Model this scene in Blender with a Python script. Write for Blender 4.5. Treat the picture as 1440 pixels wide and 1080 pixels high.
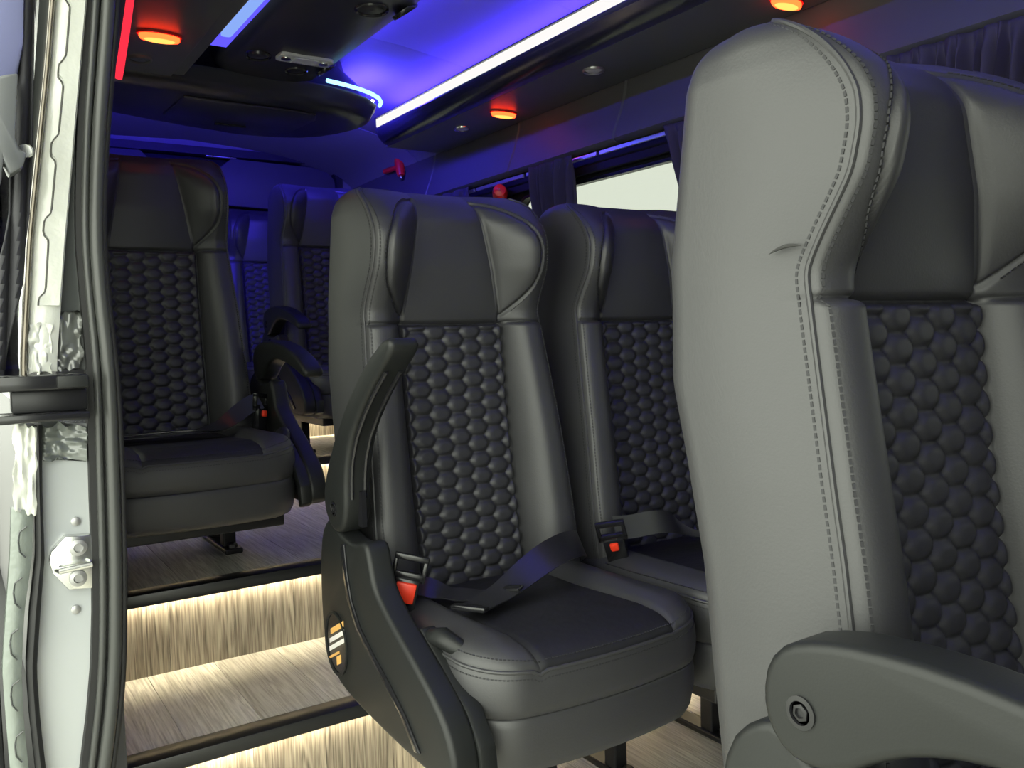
import bpy, bmesh, math, random
import numpy as np
from mathutils import Matrix, Vector
random.seed(7); rng = np.random.default_rng(7)
S = bpy.context.scene
for o in list(bpy.data.objects): bpy.data.objects.remove(o)

# ------------------------------------------------------------------ camera
H = 0.885                                   # camera height above the lowest van floor
C2 = np.array([720., 540.]); VY = np.array([-75., 490.]); VX = np.array([2570., 417.])
F = math.sqrt(-float((VY - C2) @ (VX - C2)))
nrm = lambda v: v / np.linalg.norm(v)
_ey = nrm(np.r_[VY - C2, F]); _ex = nrm(np.r_[VX - C2, F]); _ex = nrm(_ex - _ey * (_ex @ _ey)); _ez = np.cross(_ex, _ey)
if _ez[1] > 0: _ez = -_ez
M = np.stack([_ex, _ey, _ez], 1)
def ray(x, y): return M.T @ np.array([x - C2[0], y - C2[1], F])
def onX(x, y, X): r = ray(x, y); return r * (X / r[0])
def onY(x, y, Y): r = ray(x, y); return r * (Y / r[1])
def onZ(x, y, Z): r = ray(x, y); return r * (Z / r[2])
cam_d = bpy.data.cameras.new('camera'); cam = bpy.data.objects.new('camera', cam_d); S.collection.objects.link(cam)
cam_d.sensor_width = 36; cam_d.lens = F / 1440 * 36; cam_d.clip_start = 0.02
R = Matrix(((M[0, 0], -M[1, 0], -M[2, 0]), (M[0, 1], -M[1, 1], -M[2, 1]), (M[0, 2], -M[1, 2], -M[2, 2])))
cam.matrix_world = Matrix.Translation((0, 0, H)) @ R.to_4x4()
S.camera = cam
# ------------------------------------------------------------------ world and exposure
wd = bpy.data.worlds.new('daylight'); S.world = wd; wd.use_nodes = True
wb = wd.node_tree.nodes['Background']; wb.inputs[0].default_value = (0.96, 1.0, 0.86, 1); wb.inputs[1].default_value = 5.4
S.view_settings.view_transform = 'Standard'; S.view_settings.look = 'None'
S.view_settings.gamma = 1; S.view_settings.exposure = 0; S.view_settings.use_curve_mapping = False

# ------------------------------------------------------------------ materials
def mat(name, col, rough=0.5, metal=0.0, spec=0.5, bump=None, noise=None, emit=None, estr=0, coat=0):
    m = bpy.data.materials.new(name); m.use_nodes = True
    nt = m.node_tree; b = nt.nodes['Principled BSDF']
    b.inputs['Base Color'].default_value = (*col, 1); b.inputs['Roughness'].default_value = rough
    b.inputs['Metallic'].default_value = metal; b.inputs['Specular IOR Level'].default_value = spec
    b.inputs['Coat Weight'].default_value = coat
    if emit:
        b.inputs['Emission Color'].default_value = (*emit, 1); b.inputs['Emission Strength'].default_value = estr
    tc = nt.nodes.new('ShaderNodeTexCoord')
    if noise:                                # (scale, second colour, roughness variation)
        sc, c2, dr = noise
        n = nt.nodes.new('ShaderNodeTexNoise'); n.inputs['Scale'].default_value = sc; n.inputs['Detail'].default_value = 4
        nt.links.new(tc.outputs['Object'], n.inputs['Vector'])
        mx = nt.nodes.new('ShaderNodeMix'); mx.data_type = 'RGBA'
        mx.inputs[6].default_value = (*col, 1); mx.inputs[7].default_value = (*c2, 1)
        nt.links.new(n.outputs['Fac'], mx.inputs[0]); nt.links.new(mx.outputs[2], b.inputs['Base Color'])
        if dr:
            mr = nt.nodes.new('ShaderNodeMapRange'); mr.inputs[3].default_value = rough - dr; mr.inputs[4].default_value = rough + dr
            nt.links.new(n.outputs['Fac'], mr.inputs[0]); nt.links.new(mr.outputs[0], b.inputs['Roughness'])
    if bump:                                 # (scale, strength, distance)
        v = nt.nodes.new('ShaderNodeTexNoise'); v.inputs['Scale'].default_value = bump[0]; v.inputs['Detail'].default_value = 3
        nt.links.new(tc.outputs['Object'], v.inputs['Vector'])
        bp = nt.nodes.new('ShaderNodeBump'); bp.inputs['Strength'].default_value = bump[1]; bp.inputs['Distance'].default_value = bump[2]
        nt.links.new(v.outputs['Fac'], bp.inputs['Height']); nt.links.new(bp.outputs[0], b.inputs['Normal'])
    return m
def wood(name, axis, c0=(0.40, 0.37, 0.30, 1), c1=(0.78, 0.755, 0.66, 1)):
    m = bpy.data.materials.new(name); m.use_nodes = True
    nt = m.node_tree; b = nt.nodes['Principled BSDF']; b.inputs['Roughness'].default_value = 0.42
    tc = nt.nodes.new('ShaderNodeTexCoord'); oi = nt.nodes.new('ShaderNodeObjectInfo')
    mp = nt.nodes.new('ShaderNodeMapping'); sc = [34, 34, 34]; sc[axis] = 1.5; mp.inputs['Scale'].default_value = sc
    ad = nt.nodes.new('ShaderNodeVectorMath'); ad.operation = 'ADD'
    ml = nt.nodes.new('ShaderNodeVectorMath'); ml.operation = 'SCALE'; ml.inputs['Scale'].default_value = 37
    cb = nt.nodes.new('ShaderNodeCombineXYZ')
    for i in range(3): nt.links.new(oi.outputs['Random'], cb.inputs[i])
    nt.links.new(cb.outputs[0], ml.inputs[0]); nt.links.new(tc.outputs['Object'], mp.inputs[0])
    nt.links.new(mp.outputs[0], ad.inputs[0]); nt.links.new(ml.outputs[0], ad.inputs[1])
    n1 = nt.nodes.new('ShaderNodeTexNoise'); n1.inputs['Scale'].default_value = 1.0; n1.inputs['Detail'].default_value = 2; n1.inputs['Distortion'].default_value = 0.5
    nt.links.new(ad.outputs[0], n1.inputs['Vector'])
    wv = nt.nodes.new('ShaderNodeMath'); wv.operation = 'MULTIPLY'; wv.inputs[1].default_value = 60
    nt.links.new(n1.outputs['Fac'], wv.inputs[0])
    sn = nt.nodes.new('ShaderNodeMath'); sn.operation = 'SINE'; nt.links.new(wv.outputs[0], sn.inputs[0])
    n2 = nt.nodes.new('ShaderNodeTexNoise'); n2.inputs['Scale'].default_value = 9.0; n2.inputs['Detail'].default_value = 5
    nt.links.new(ad.outputs[0], n2.inputs['Vector'])
    mr = nt.nodes.new('ShaderNodeMapRange'); mr.inputs[1].default_value = -1; mr.inputs[2].default_value = 1
    nt.links.new(sn.outputs[0], mr.inputs[0])
    mm = nt.nodes.new('ShaderNodeMix'); mm.data_type = 'FLOAT'; mm.inputs[0].default_value = 0.8
    nt.links.new(mr.outputs[0], mm.inputs[2]); nt.links.new(n2.outputs['Fac'], mm.inputs[3])
    cr = nt.nodes.new('ShaderNodeValToRGB'); e = cr.color_ramp.elements
    e[0].position = 0.25; e[0].color = c0; e[1].position = 0.66; e[1].color = c1
    nt.links.new(mm.outputs[0], cr.inputs[0])
    hs = nt.nodes.new('ShaderNodeHueSaturation'); mv = nt.nodes.new('ShaderNodeMapRange'); mv.inputs[3].default_value = 0.7; mv.inputs[4].default_value = 1.15
    nt.links.new(oi.outputs['Random'], mv.inputs[0]); nt.links.new(mv.outputs[0], hs.inputs['Value']); nt.links.new(cr.outputs[0], hs.inputs['Color'])
    nt.links.new(hs.outputs[0], b.inputs['Base Color'])
    bp = nt.nodes.new('ShaderNodeBump'); bp.inputs['Strength'].default_value = 0.35; bp.inputs['Distance'].default_value = 0.002
    nt.links.new(mm.outputs[0], bp.inputs['Height']); nt.links.new(bp.outputs[0], b.inputs['Normal'])
    return m
def emission(name, col, st):
    m = bpy.data.materials.new(name); m.use_nodes = True; nt = m.node_tree
    nt.nodes.remove(nt.nodes['Principled BSDF']); e = nt.nodes.new('ShaderNodeEmission')
    e.inputs[0].default_value = (*col, 1); e.inputs[1].default_value = st
    nt.links.new(e.outputs[0], nt.nodes['Material Output'].inputs[0]); return m
def tinted(name, col):
    m = bpy.data.materials.new(name); m.use_nodes = True; nt = m.node_tree
    nt.nodes.remove(nt.nodes['Principled BSDF']); t = nt.nodes.new('ShaderNodeBsdfTransparent'); t.inputs[0].default_value = (*col, 1)
    g = nt.nodes.new('ShaderNodeBsdfGlossy'); g.inputs['Roughness'].default_value = 0.03
    mx = nt.nodes.new('ShaderNodeMixShader'); mx.inputs[0].default_value = 0.04
    nt.links.new(t.outputs[0], mx.inputs[1]); nt.links.new(g.outputs[0], mx.inputs[2])
    nt.links.new(mx.outputs[0], nt.nodes['Material Output'].inputs[0]); return m
LEA = mat('black_leather', (0.030, 0.030, 0.033), 0.48, spec=0.55, bump=(420, 0.16, 0.0012), noise=(9, (0.04, 0.04, 0.042), 0.05))
LEB = mat('black_leather_quilt', (0.026, 0.026, 0.030), 0.5, spec=0.5, bump=(420, 0.14, 0.001))
SUE = mat('black_seat_inlay', (0.013, 0.013, 0.016), 0.55, spec=0.35, bump=(22, 0.45, 0.006))
THR = mat('grey_thread', (0.02, 0.02, 0.023), 0.7)
PLA = mat('black_plastic', (0.012, 0.013, 0.013), 0.46, spec=0.32, bump=(500, 0.10, 0.0008))
PLG = mat('gloss_black_plastic', (0.012, 0.012, 0.014), 0.2)
MET = mat('black_steel', (0.015, 0.015, 0.017), 0.35, metal=0.3)
WEB = mat('black_webbing', (0.018, 0.018, 0.021), 0.28, spec=0.8, bump=(900, 0.2, 0.0008))
RED = mat('red_button', (0.85, 0.05, 0.02), 0.35, spec=0.4)
HAM = mat('red_hammer_plastic', (0.8, 0.02, 0.02), 0.3)
CHR = mat('bright_metal', (0.75, 0.76, 0.74), 0.25, metal=1)
ALU = mat('brushed_plate', (0.5, 0.5, 0.5), 0.42, metal=0.9, noise=(60, (0.3, 0.3, 0.3), 0.1))
WOY = wood('grey_oak_vinyl', 1); WOZ = wood('grey_oak_vinyl_upright_shaded', 2, (0.10, 0.08, 0.06, 1), (0.42, 0.37, 0.29, 1))  # riser copy darkened against the step lights, shade put into its colour
NOS = mat('black_nosing', (0.012, 0.013, 0.014), 0.28)
HEAD = mat('headliner_fabric', (0.17, 0.165, 0.18), 0.75, spec=0.2, bump=(300, 0.1, 0.001))
CONS = mat('console_dark', (0.085, 0.09, 0.088), 0.42, spec=0.5, bump=(500, 0.06, 0.0006))
CONG = mat('console_gloss', (0.02, 0.021, 0.026), 0.2, spec=0.6)
DUCT = mat('duct_dark', (0.022, 0.023, 0.030), 0.33, spec=0.5)
TRIM = mat('wall_trim_vinyl', (0.07, 0.07, 0.074), 0.55, spec=0.35, bump=(300, 0.1, 0.001))
BLK = mat('window_black', (0.006, 0.006, 0.008), 0.6, spec=0.2)
CUR = mat('curtain_cloth', (0.045, 0.04, 0.06), 0.85, spec=0.15, bump=(900, 0.2, 0.0008))
RAIL = mat('rail_aluminium', (0.7, 0.7, 0.74), 0.3, metal=0.9)
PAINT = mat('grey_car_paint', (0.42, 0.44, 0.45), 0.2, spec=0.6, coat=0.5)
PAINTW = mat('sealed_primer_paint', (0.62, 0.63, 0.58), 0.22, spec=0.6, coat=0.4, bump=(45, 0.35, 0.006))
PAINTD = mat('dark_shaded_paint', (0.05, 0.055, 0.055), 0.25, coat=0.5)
SEAL = mat('door_rubber', (0.045, 0.047, 0.045), 0.38, spec=0.5, bump=(260, 0.12, 0.001))
RUB = mat('matte_rubber', (0.01, 0.01, 0.011), 0.6)
GLASS = tinted('tinted_glass', (0.385, 0.392, 0.385))
E_WHITE = emission('white_light_bar', (1.0, 0.97, 0.95), 1.0)
E_BLUE = emission('blue_led', (0.055, 0.035, 1.0), 235)
E_BLUEC = emission('pale_blue_led', (0.28, 0.45, 1.0), 0.95)
E_RED = emission('red_lamp', (1.0, 0.03, 0.006), 13)
E_AMB = emission('red_lamp_core', (1.0, 0.30, 0.06), 3.0)
E_REDS = emission('red_strip', (1.0, 0.03, 0.06), 1.2)
E_STEP = emission('step_led', (1.0, 0.88, 0.62), 75)
GREY = mat('pale_lens', (0.62, 0.64, 0.66), 0.3)
GND = mat('outside_ground', (0.4, 0.4, 0.37), 0.8, noise=(3, (0.33, 0.33, 0.31), 0))
GOLD = mat('emblem_gold', (0.75, 0.42, 0.12), 0.4); WHT = mat('emblem_white', (0.75, 0.72, 0.7), 0.5)

# ------------------------------------------------------------------ mesh helpers
class MB:
    def __init__(s): s.v = []; s.f = []
    def add(s, v, f):
        n = len(s.v); s.v += [tuple(map(float, p)) for p in v]; s.f += [tuple(i + n for i in q) for q in f]; return s
    def box(s, x0, x1, y0, y1, z0, z1):
        return s.add([(x0, y0, z0), (x1, y0, z0), (x1, y1, z0), (x0, y1, z0), (x0, y0, z1), (x1, y0, z1), (x1, y1, z1), (x0, y1, z1)],
                     [(0, 3, 2, 1), (4, 5, 6, 7), (0, 1, 5, 4), (1, 2, 6, 5), (2, 3, 7, 6), (3, 0, 4, 7)])
    def grid(s, P, closeu=False, closev=False, caps=False):
        P = np.asarray(P, float); nu, nv = P.shape[:2]; f = []
        for i in range(nu if closeu else nu - 1):
            for j in range(nv if closev else nv - 1):
                i2 = (i + 1) % nu; j2 = (j + 1) % nv
                f.append((i * nv + j, i * nv + j2, i2 * nv + j2, i2 * nv + j))
        if caps:
            f.append(tuple(range(nv))[::-1]); f.append(tuple((nu - 1) * nv + j for j in range(nv)))
        return s.add(P.reshape(-1, 3), f)
    def tube(s, path, r, n=10, sx=1.0, up=None, caps=True):
        path = [np.array(p, float) for p in path]; rr = r if hasattr(r, '__len__') else [r] * len(path); rows = []
        for i, p in enumerate(path):
            t = nrm(path[min(i + 1, len(path) - 1)] - path[max(i - 1, 0)])
            u = np.array(up, float) if up is not None else (np.array([0, 0, 1.]) if abs(t[2]) < 0.9 else np.array([0, 1., 0]))
            a = nrm(np.cross(t, u)); b = np.cross(a, t)
            rows.append([p + rr[i] * (math.cos(k) * a * sx + math.sin(k) * b) for k in np.linspace(0, 2 * math.pi, n, endpoint=False)])
        return s.grid(rows, closev=True, caps=caps)
    def strip(s, path, side, w, t):
        # flat ribbon: path, per-point side vector, width, thickness
        rows = []
        for i, p in enumerate(path):
            p = np.array(p, float); d = nrm(np.array(path[min(i + 1, len(path) - 1)], float) - np.array(path[max(i - 1, 0)], float))
            sd = np.array(side[i] if np.ndim(side) > 1 else side, float); sd = nrm(sd - d * (sd @ d)); n = np.cross(d, sd)
            rows.append([p - sd * w / 2 - n * t / 2, p + sd * w / 2 - n * t / 2, p + sd * w / 2 + n * t / 2, p - sd * w / 2 + n * t / 2])
        return s.grid(rows, closev=True, caps=True)
    def prism(s, poly, fn, d0, d1):
        n = len(poly); v = [fn(a, b, d0) for a, b in poly] + [fn(a, b, d1) for a, b in poly]
        f = [tuple(range(n))[::-1], tuple(range(n, 2 * n))] + [(i, (i + 1) % n, n + (i + 1) % n, n + i) for i in range(n)]
        return s.add(v, f)
    def rprism(s, poly, fn, d0, d1, r, n=5):
        # extruded outline whose two rims are rounded with radius r
        P = np.array(poly, float); area = np.sum(P[:, 0] * np.roll(P[:, 1], -1) - np.roll(P[:, 0], -1) * P[:, 1])
        T = np.roll(P, -1, 0) - np.roll(P, 1, 0); T /= np.linalg.norm(T, axis=1, keepdims=True)
        N = np.stack([-T[:, 1], T[:, 0]], 1) * (1 if area > 0 else -1); sg = 1 if d1 > d0 else -1; rows = []
        an = np.linspace(0, math.pi / 2, n)
        for a in an: rows.append([fn(*(p + q * r * (1 - math.sin(a))), d0 + sg * r * (1 - math.cos(a))) for p, q in zip(P, N)])
        for a in an[::-1]: rows.append([fn(*(p + q * r * (1 - math.sin(a))), d1 - sg * r * (1 - math.cos(a))) for p, q in zip(P, N)])
        return s.grid(rows, closev=True, caps=True)
    def lathe(s, prof, c, ax=(0, 0, 1), n=28):
        ax = nrm(np.array(ax, float)); a = nrm(np.cross(ax, [0.3, 0.9, 0.1])); b = np.cross(ax, a); c = np.array(c, float)
        rows = [[c + ax * h + r * (math.cos(k) * a + math.sin(k) * b) for k in np.linspace(0, 2 * math.pi, n, endpoint=False)] for r, h in prof]
        return s.grid(rows, closev=True, caps=True)
    def bbox(s):
        a = np.array(s.v); return a.min(0), a.max(0)
def finish_mesh(name, mb, m, smooth=True, bevel=0, seg=2, ang=40):
    me = bpy.data.meshes.new(name); me.from_pydata(mb.v, [], mb.f); me.materials.append(m)
    bm = bmesh.new(); bm.from_mesh(me)
    bmesh.ops.remove_doubles(bm, verts=bm.verts, dist=1e-6)
    bmesh.ops.recalc_face_normals(bm, faces=bm.faces)
    if bevel:
        ed = [e for e in bm.edges if len(e.link_faces) == 2 and e.calc_face_angle(0) > math.radians(30)]
        bmesh.ops.bevel(bm, geom=ed, offset=bevel, segments=seg, affect='EDGES', profile=0.5, clamp_overlap=True)
    for f in bm.faces: f.smooth = smooth
    if smooth:
        for e in bm.edges:
            if len(e.link_faces) == 2 and e.calc_face_angle(0) > math.radians(ang): e.smooth = False
    bm.to_mesh(me); bm.free(); return me
def tag(o, label=None, cat=None, group=None, kind=None):
    if label: o['label'] = label
    if cat: o['category'] = cat
    if group: o['group'] = group
    if kind: o['kind'] = kind
    return o
def thing(name, label, cat, loc, group=None, kind=None):
    o = bpy.data.objects.new(name, None); S.collection.objects.link(o); o.empty_display_size = 0.05
    o.location = (loc[0], loc[1], loc[2] + H); return tag(o, label, cat, group, kind)
def org(o):
    v = Vector(o.location)
    while o.parent: o = o.parent; v += o.location
    return v
def obj(name, mb, m, parent=None, smooth=True, bevel=0, seg=2, ang=40):
    # vertices are given relative to the camera's foot of measure (z = 0 at lens height); origin goes to the base
    mn, mx = mb.bbox(); base = Vector(((mn[0] + mx[0]) / 2, (mn[1] + mx[1]) / 2, mn[2] + H))
    ref = org(parent) if parent else base
    mb.v = [(x - ref.x, y - ref.y, z + H - ref.z) for x, y, z in mb.v]
    o = bpy.data.objects.new(name, finish_mesh(name, mb, m, smooth, bevel, seg, ang)); S.collection.objects.link(o)
    if parent: o.parent = parent
    else: o.location = base
    return o
def local(name, me, parent, loc=(0, 0, 0)):
    o = bpy.data.objects.new(name, me); S.collection.objects.link(o); o.parent = parent; o.location = loc; return o
def struct(name, mb, m, label=None, **k):
    return tag(obj(name, mb, m, **k), label, None, None, 'structure')
def curve(tab, n=0):
    t = np.array(sorted(tab)); x = t[:, 0]; y = t[:, 1]
    xs = np.linspace(x[0], x[-1], 801); ys = np.interp(xs, x, y); w = 31; k = np.hanning(w + 2)[1:-1]; k /= k.sum()
    ys = np.convolve(np.pad(ys, w // 2, mode='reflect', reflect_type='odd'), k, 'valid')
    return lambda q: np.interp(q, xs, ys)

# ------------------------------------------------------------------ van floor: levels, planks, nosings
Z0, Z1, Z2, Z3, Z4 = -0.885, -0.71, -0.53, -0.424, -0.325
YR = [1.545, 1.935, 2.92, 3.58]             # riser planes
XL, XR, YB, YF = 0.20, 1.72, 4.05, -1.15
struct('ground', MB().box(-9, 11, -9, 13, -1.40, -1.36), GND, 'pale concrete ground outside the van', smooth=False)
floor = struct('floor', MB().box(0.02, XR + .1, YF, YB, Z0 - 0.06, Z0 - 0.006), RUB, 'stepped wood-look vinyl van floor', smooth=False)
for a, zt in zip(YR, (Z1, Z2, Z3, Z4)):
    i = YR.index(a); b = (YR + [YB])[i + 1]
    obj('step_core', MB().box(XL, XR, a + 0.012, b + (0.012 if i < 3 else 0), Z0 - 0.006, zt - 0.006), RUB, floor, smooth=False)
PW = 0.138
def planks(y0, y1, z, off, x0):
    x = x0 - off
    while x < XR:
        a = max(x, x0); b = min(x + PW, XR)
        if b - a > 0.01: obj('floor_plank', MB().box(a + .0006, b - .0006, y0, y1, z - 0.006, z), WOY, floor, smooth=False)
        x += PW
def risers(y, z0, z1, off):
    x = XL - off
    while x < XR:
        a = max(x, XL); b = min(x + PW, XR)
        if b - a > 0.01: obj('riser_plank', MB().box(a + .0005, b - .0005, y, y + 0.012, z0, z1), WOZ, floor, smooth=False)
        x += PW
planks(YF, YR[0], Z0, 0.03, 0.04)
for i, zt in enumerate((Z1, Z2, Z3, Z4)):
    zb = (Z0, Z1, Z2, Z3)[i]; y1 = (YR + [YB])[i + 1]
    planks(YR[i] + 0.012, y1, zt, 0.02 + 0.047 * i, XL); risers(YR[i], zb, zt - 0.006, 0.05 + 0.06 * i)
    n = MB().prism([(YR[i] - 0.022, zt + .004), (YR[i] - 0.022, zt - 0.022), (YR[i] - 0.018, zt - 0.022), (YR[i] - 0.018, zt - 0.002),
                    (YR[i] + 0.03, zt + 0.0005), (YR[i] + 0.03, zt + .004)], lambda a, b, d: (d, a, b), XL, XR)
    tag(obj('step_nosing', n, NOS, floor, bevel=0.0012), 'glossy black metal nosing along the step edge')
    led = MB().box(XL + .01, XR - .01, YR[i] - 0.0175, YR[i] - 0.009, zt - 0.012, zt - 0.007)
    tag(obj('step_light', led, E_STEP, floor, smooth=False), 'warm white light strip tucked under the step nosing')

# ------------------------------------------------------------------ walls and ceiling
KX = 1.68
wr = struct('wall_right', MB().box(XR + .02, XR + .06, YF, YB, Z0, -0.16).box(XR + .02, XR + .06, YF, YB, 0.52, 0.95), BLK, 'dark side wall of the van with windows', smooth=False)
WIN = [(-0.35, 0.93, 0.43), (1.30, 2.55, 0.475), (2.98, 3.72, 0.47)]   # window spans (y0, y1, top)
def rrect(y0, y1, z0, z1, r, n=7):
    p = []
    for cy, cz, a0 in ((y1 - r, z1 - r, 0), (y0 + r, z1 - r, 90), (y0 + r, z0 + r, 180), (y1 - r, z0 + r, 270)):
        for k in range(n):
            a = math.radians(a0 + 90 * k / (n - 1)); p.append((cy + r * math.cos(a), cz + r * math.sin(a)))
    return p
def framed(poly, outer, fn, d0, d1):
    # plate with a hole: poly (hole) and outer outlines with the same number of points
    n = len(poly); mb = MB()
    v = [fn(*p, d0) for p in poly] + [fn(*p, d0) for p in outer] + [fn(*p, d1) for p in poly] + [fn(*p, d1) for p in outer]
    f = []
    for i in range(n):
        j = (i + 1) % n
        f += [(i, j, n + j, n + i), (2 * n + i, 3 * n + i, 3 * n + j, 2 * n + j), (i, 2 * n + i, 2 * n + j, j), (n + i, n + j, 3 * n + j, 3 * n + i)]
    return mb.add(v, f)
fx = lambda a, b, d: (d, a, b)
edges = [YF] + [(WIN[k][1] + WIN[k + 1][0]) / 2 for k in range(2)] + [YB]
for k, (y0, y1, zt) in enumerate(WIN):
    hole = rrect(y0, y1, -0.12, zt, 0.07); oy0, oy1 = edges[k], edges[k + 1]
    out = []
    for (a, b) in hole:                      # project hole corners onto the rectangular plate border
        ca, cb = (y0 + y1) / 2, (zt - 0.12) / 2; da, db = a - ca, b - cb
        s = min((oy1 - ca) / da if da > 1e-6 else 9e9, (oy0 - ca) / da if da < -1e-6 else 9e9,
                (0.56 - cb) / db if db > 1e-6 else 9e9, (-0.2 - cb) / db if db < -1e-6 else 9e9)
        out.append((ca + da * s, cb + db * s))
    # make the border reach its corners
    for cy, cz in ((oy1, 0.56), (oy0, 0.56), (oy0, -0.2), (oy1, -0.2)):
        i = min(range(len(out)), key=lambda q: (out[q][0] - cy) ** 2 + (out[q][1] - cz) ** 2); out[i] = (cy, cz)
    w = thing('window_%d' % (k + 1), None, None, (XR, (y0 + y1) / 2, -0.12), kind='structure')
    w['label'] = ['tinted side window beside the nearest seats', 'tinted side window with open dark curtains', 'dark rear side window behind a gathered curtain'][k]
    obj('window_panel', framed(hole, out, fx, XR - 0.005, XR + 0.03), BLK, w, smooth=False)
    inner = rrect(y0 + .010, y1 - .010, -0.11, zt - .010, 0.062)
    obj('window_frame', framed(inner, hole, fx, XR - 0.012, XR + 0.012), PLG, w, smooth=False)
    obj('pane', MB().prism(rrect(y0 + .004, y1 - .004, -0.116, zt - .004, 0.066), fx, XR + .006, XR + .011), GLASS, w, smooth=False)
# a second thin bead above the centre window and the dark track over it
struct('trim_1', MB().box(XR - 0.03, XR - 0.005, YF, 3.2, 0.485, 0.512).box(XR - 0.02, XR - 0.005, YF, 3.2, 0.512, 0.56), BLK, 'black track above the side windows', smooth=False, bevel=.003)
# upper wall trim panels
trim_prof = [(0.745, 1.735), (0.745, 1.712), (0.70, 1.708), (0.64, 1.694), (0.59, 1.675), (0.562, 1.668), (0.552, 1.68), (0.552, 1.735)]
up = thing('trim_2', None, None, (1.7, 1.5, 0.55), kind='structure'); up['label'] = 'grey vinyl panelling between windows and overhead console'
for a, b in ((YF, 0.62), (0.62, 1.965), (1.965, 2.53), (2.53, 3.15), (3.15, YB)):
    rows = []
    for y in (a + .0015, a + .006, b - .006, b - .0015):
        ins = 0.005 if y in (a + .0015, b - .0015) else 0
        rows.append([(x + ins, y + (z - .65) * -0.10, z) for z, x in trim_prof])
    obj('panel', MB().grid(rows, closev=True, caps=True), TRIM, up)
# ceiling: curved headliner in lengthwise sections with seams
cprof = [(0.05, 0.66), (0.12, 0.77), (0.3, 0.855), (0.6, 0.89), (0.95, 0.90), (1.2, 0.885), (1.37, 0.862), (1.5, 0.835), (1.62, 0.80), (1.70, 0.755), (1.735, 0.70)]
cc = curve(cprof)
ceil = thing('ceiling', None, None, (0.95, 1.5, 0.9), kind='structure'); ceil['label'] = 'pale headliner lit deep blue'
for a, b in ((YF, 0.55), (0.55, 1.86), (1.86, 2.42), (2.42, 3.30)):
    rows = []
    for t in (0, 0.012, 0.5, 0.988, 1):
        y = a + (b - a) * t; ins = 0.004 if t in (0, 1) else 0
        xs = np.linspace(0.05, 1.735, 49)
        ripple = 0.0
        rows.append([(x, y, cc(x) + ins + ripple) for x in xs] + [(x, y, cc(x) + 0.05) for x in xs[::-1]])
    obj('headliner_panel', MB().grid(rows, closev=True, caps=True), HEAD, ceil)
rows = []
for y, dz, sx in ((3.30, 0, 1), (3.55, 0.0, 1), (3.75, -0.002, 1), (3.90, -0.005, 1), (YB, -0.010, 1)):
    xs = np.linspace(0.05, 1.735, 49); rows.append([(x, y, cc(x) + dz) for x in xs] + [(x, y, cc(x) + 0.05) for x in xs[::-1]])
obj('headliner_panel', MB().grid(rows, closev=True, caps=True), HEAD, ceil)
struct('wall_front', MB().box(0.05, XR + .06, YF - 0.05, YF, Z0, 0.95), TRIM, 'unseen dark wall added to keep front daylight off the seats', smooth=False)  # unseen wall, added to block daylight from the open front
struct('wall_left', MB().box(0.13, XL - .005, 1.40, YB, Z0, -0.12).box(0.13, XL - .005, 1.40, YB, 0.48, 0.80).box(0.13, XL - .005, 1.40, 1.62, -.12, .48).box(0.13, XL - .005, 3.3, YB, -.12, .48).box(0.13, XL - .005, YF, -0.35, Z0, 0.80), TRIM, 'dark side wall beside the sliding door', smooth=False)
w4 = thing('window_4', None, None, (.17, 2.46, -.12), kind='structure'); w4['label'] = 'unseen tinted window added to bring daylight onto the floor'  # unseen window, added to lighten the floor by the single seat
obj('window_frame', framed(rrect(1.65, 3.27, -.09, .45, .06), rrect(1.61, 3.31, -.13, .49, .02), fx, .125, XL), PLG, w4, smooth=False)
obj('pane', MB().prism(rrect(1.64, 3.28, -.10, .46, .065), fx, .15, .155), tinted('light_tinted_glass', (0.5, 0.51, 0.49)), w4, smooth=False)
# rear doors
rear = struct('wall_rear', MB().box(0.05, XR + .06, YB + 0.03, YB + 0.07, Z0, 0.95), BLK, 'rear wall with dark double doors', smooth=False)
fy = lambda a, b, d: (a, d, b)
def rr2(x0, x1, z0, z1, r): return rrect(x0, x1, z0, z1, r)
hole = rr2(0.22, 1.655, -0.3, 0.862, 0.10); outer = rr2(0.06, 1.76, -0.42, 0.93, 0.02)
obj('door_surround', framed(hole, outer, fy, YB - 0.045, YB + 0.03), HEAD, rear, smooth=True, bevel=0.004)
obj('door_seal', framed(rr2(0.245, 1.63, -0.275, 0.832, 0.09), rr2(0.215, 1.66, -0.305, 0.866, 0.10), fy, YB - 0.055, YB + 0.0), RUB, rear, smooth=False)
for s in (0, 1):
    x0, x1 = ((0.24, 0.925), (0.945, 1.635))[s]
    g = 0.14
    poly = [(x0, 0.62), (x1, 0.60), (x1, 0.795 if s == 0 else 0.785), (x1 - g, 0.795), (x1 - g - .04, 0.835), (x0, 0.835)] if s == 0 else \
           [(x0, 0.62), (x1, 0.60), (x1, 0.760), (x1 - .05, 0.820), (x0 + g + .05, 0.830), (x0 + g, 0.790), (x0, 0.790)]
    obj('door_panel', MB().prism(poly, fy, YB - 0.03, YB + 0.02), TRIM, rear, bevel=0.006)
for px in ((237, 270, 204, 219), (288, 331, 210, 226)):
    a = onY(px[0], px[2], YB - .02); b = onY(px[1], px[3], YB - .02)
    la = tag(obj('latch_plate', MB().box(a[0], b[0], YB - 0.04, YB - 0.01, b[2] + .005, a[2] - .005), ALU, rear, bevel=0.002), 'bare metal latch plate above the rear doors')
    for k in range(4):
        obj('bolt', MB().lathe([(0.004, 0), (0.004, -0.004), (0.002, -0.006)], (a[0] + (b[0] - a[0]) * (0.2 + 0.6 * (k % 2)), YB - .040, b[2] + (a[2] - b[2]) * (0.3 + 0.4 * (k // 2))), (0, 1, 0), 10), MET, la)

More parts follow.
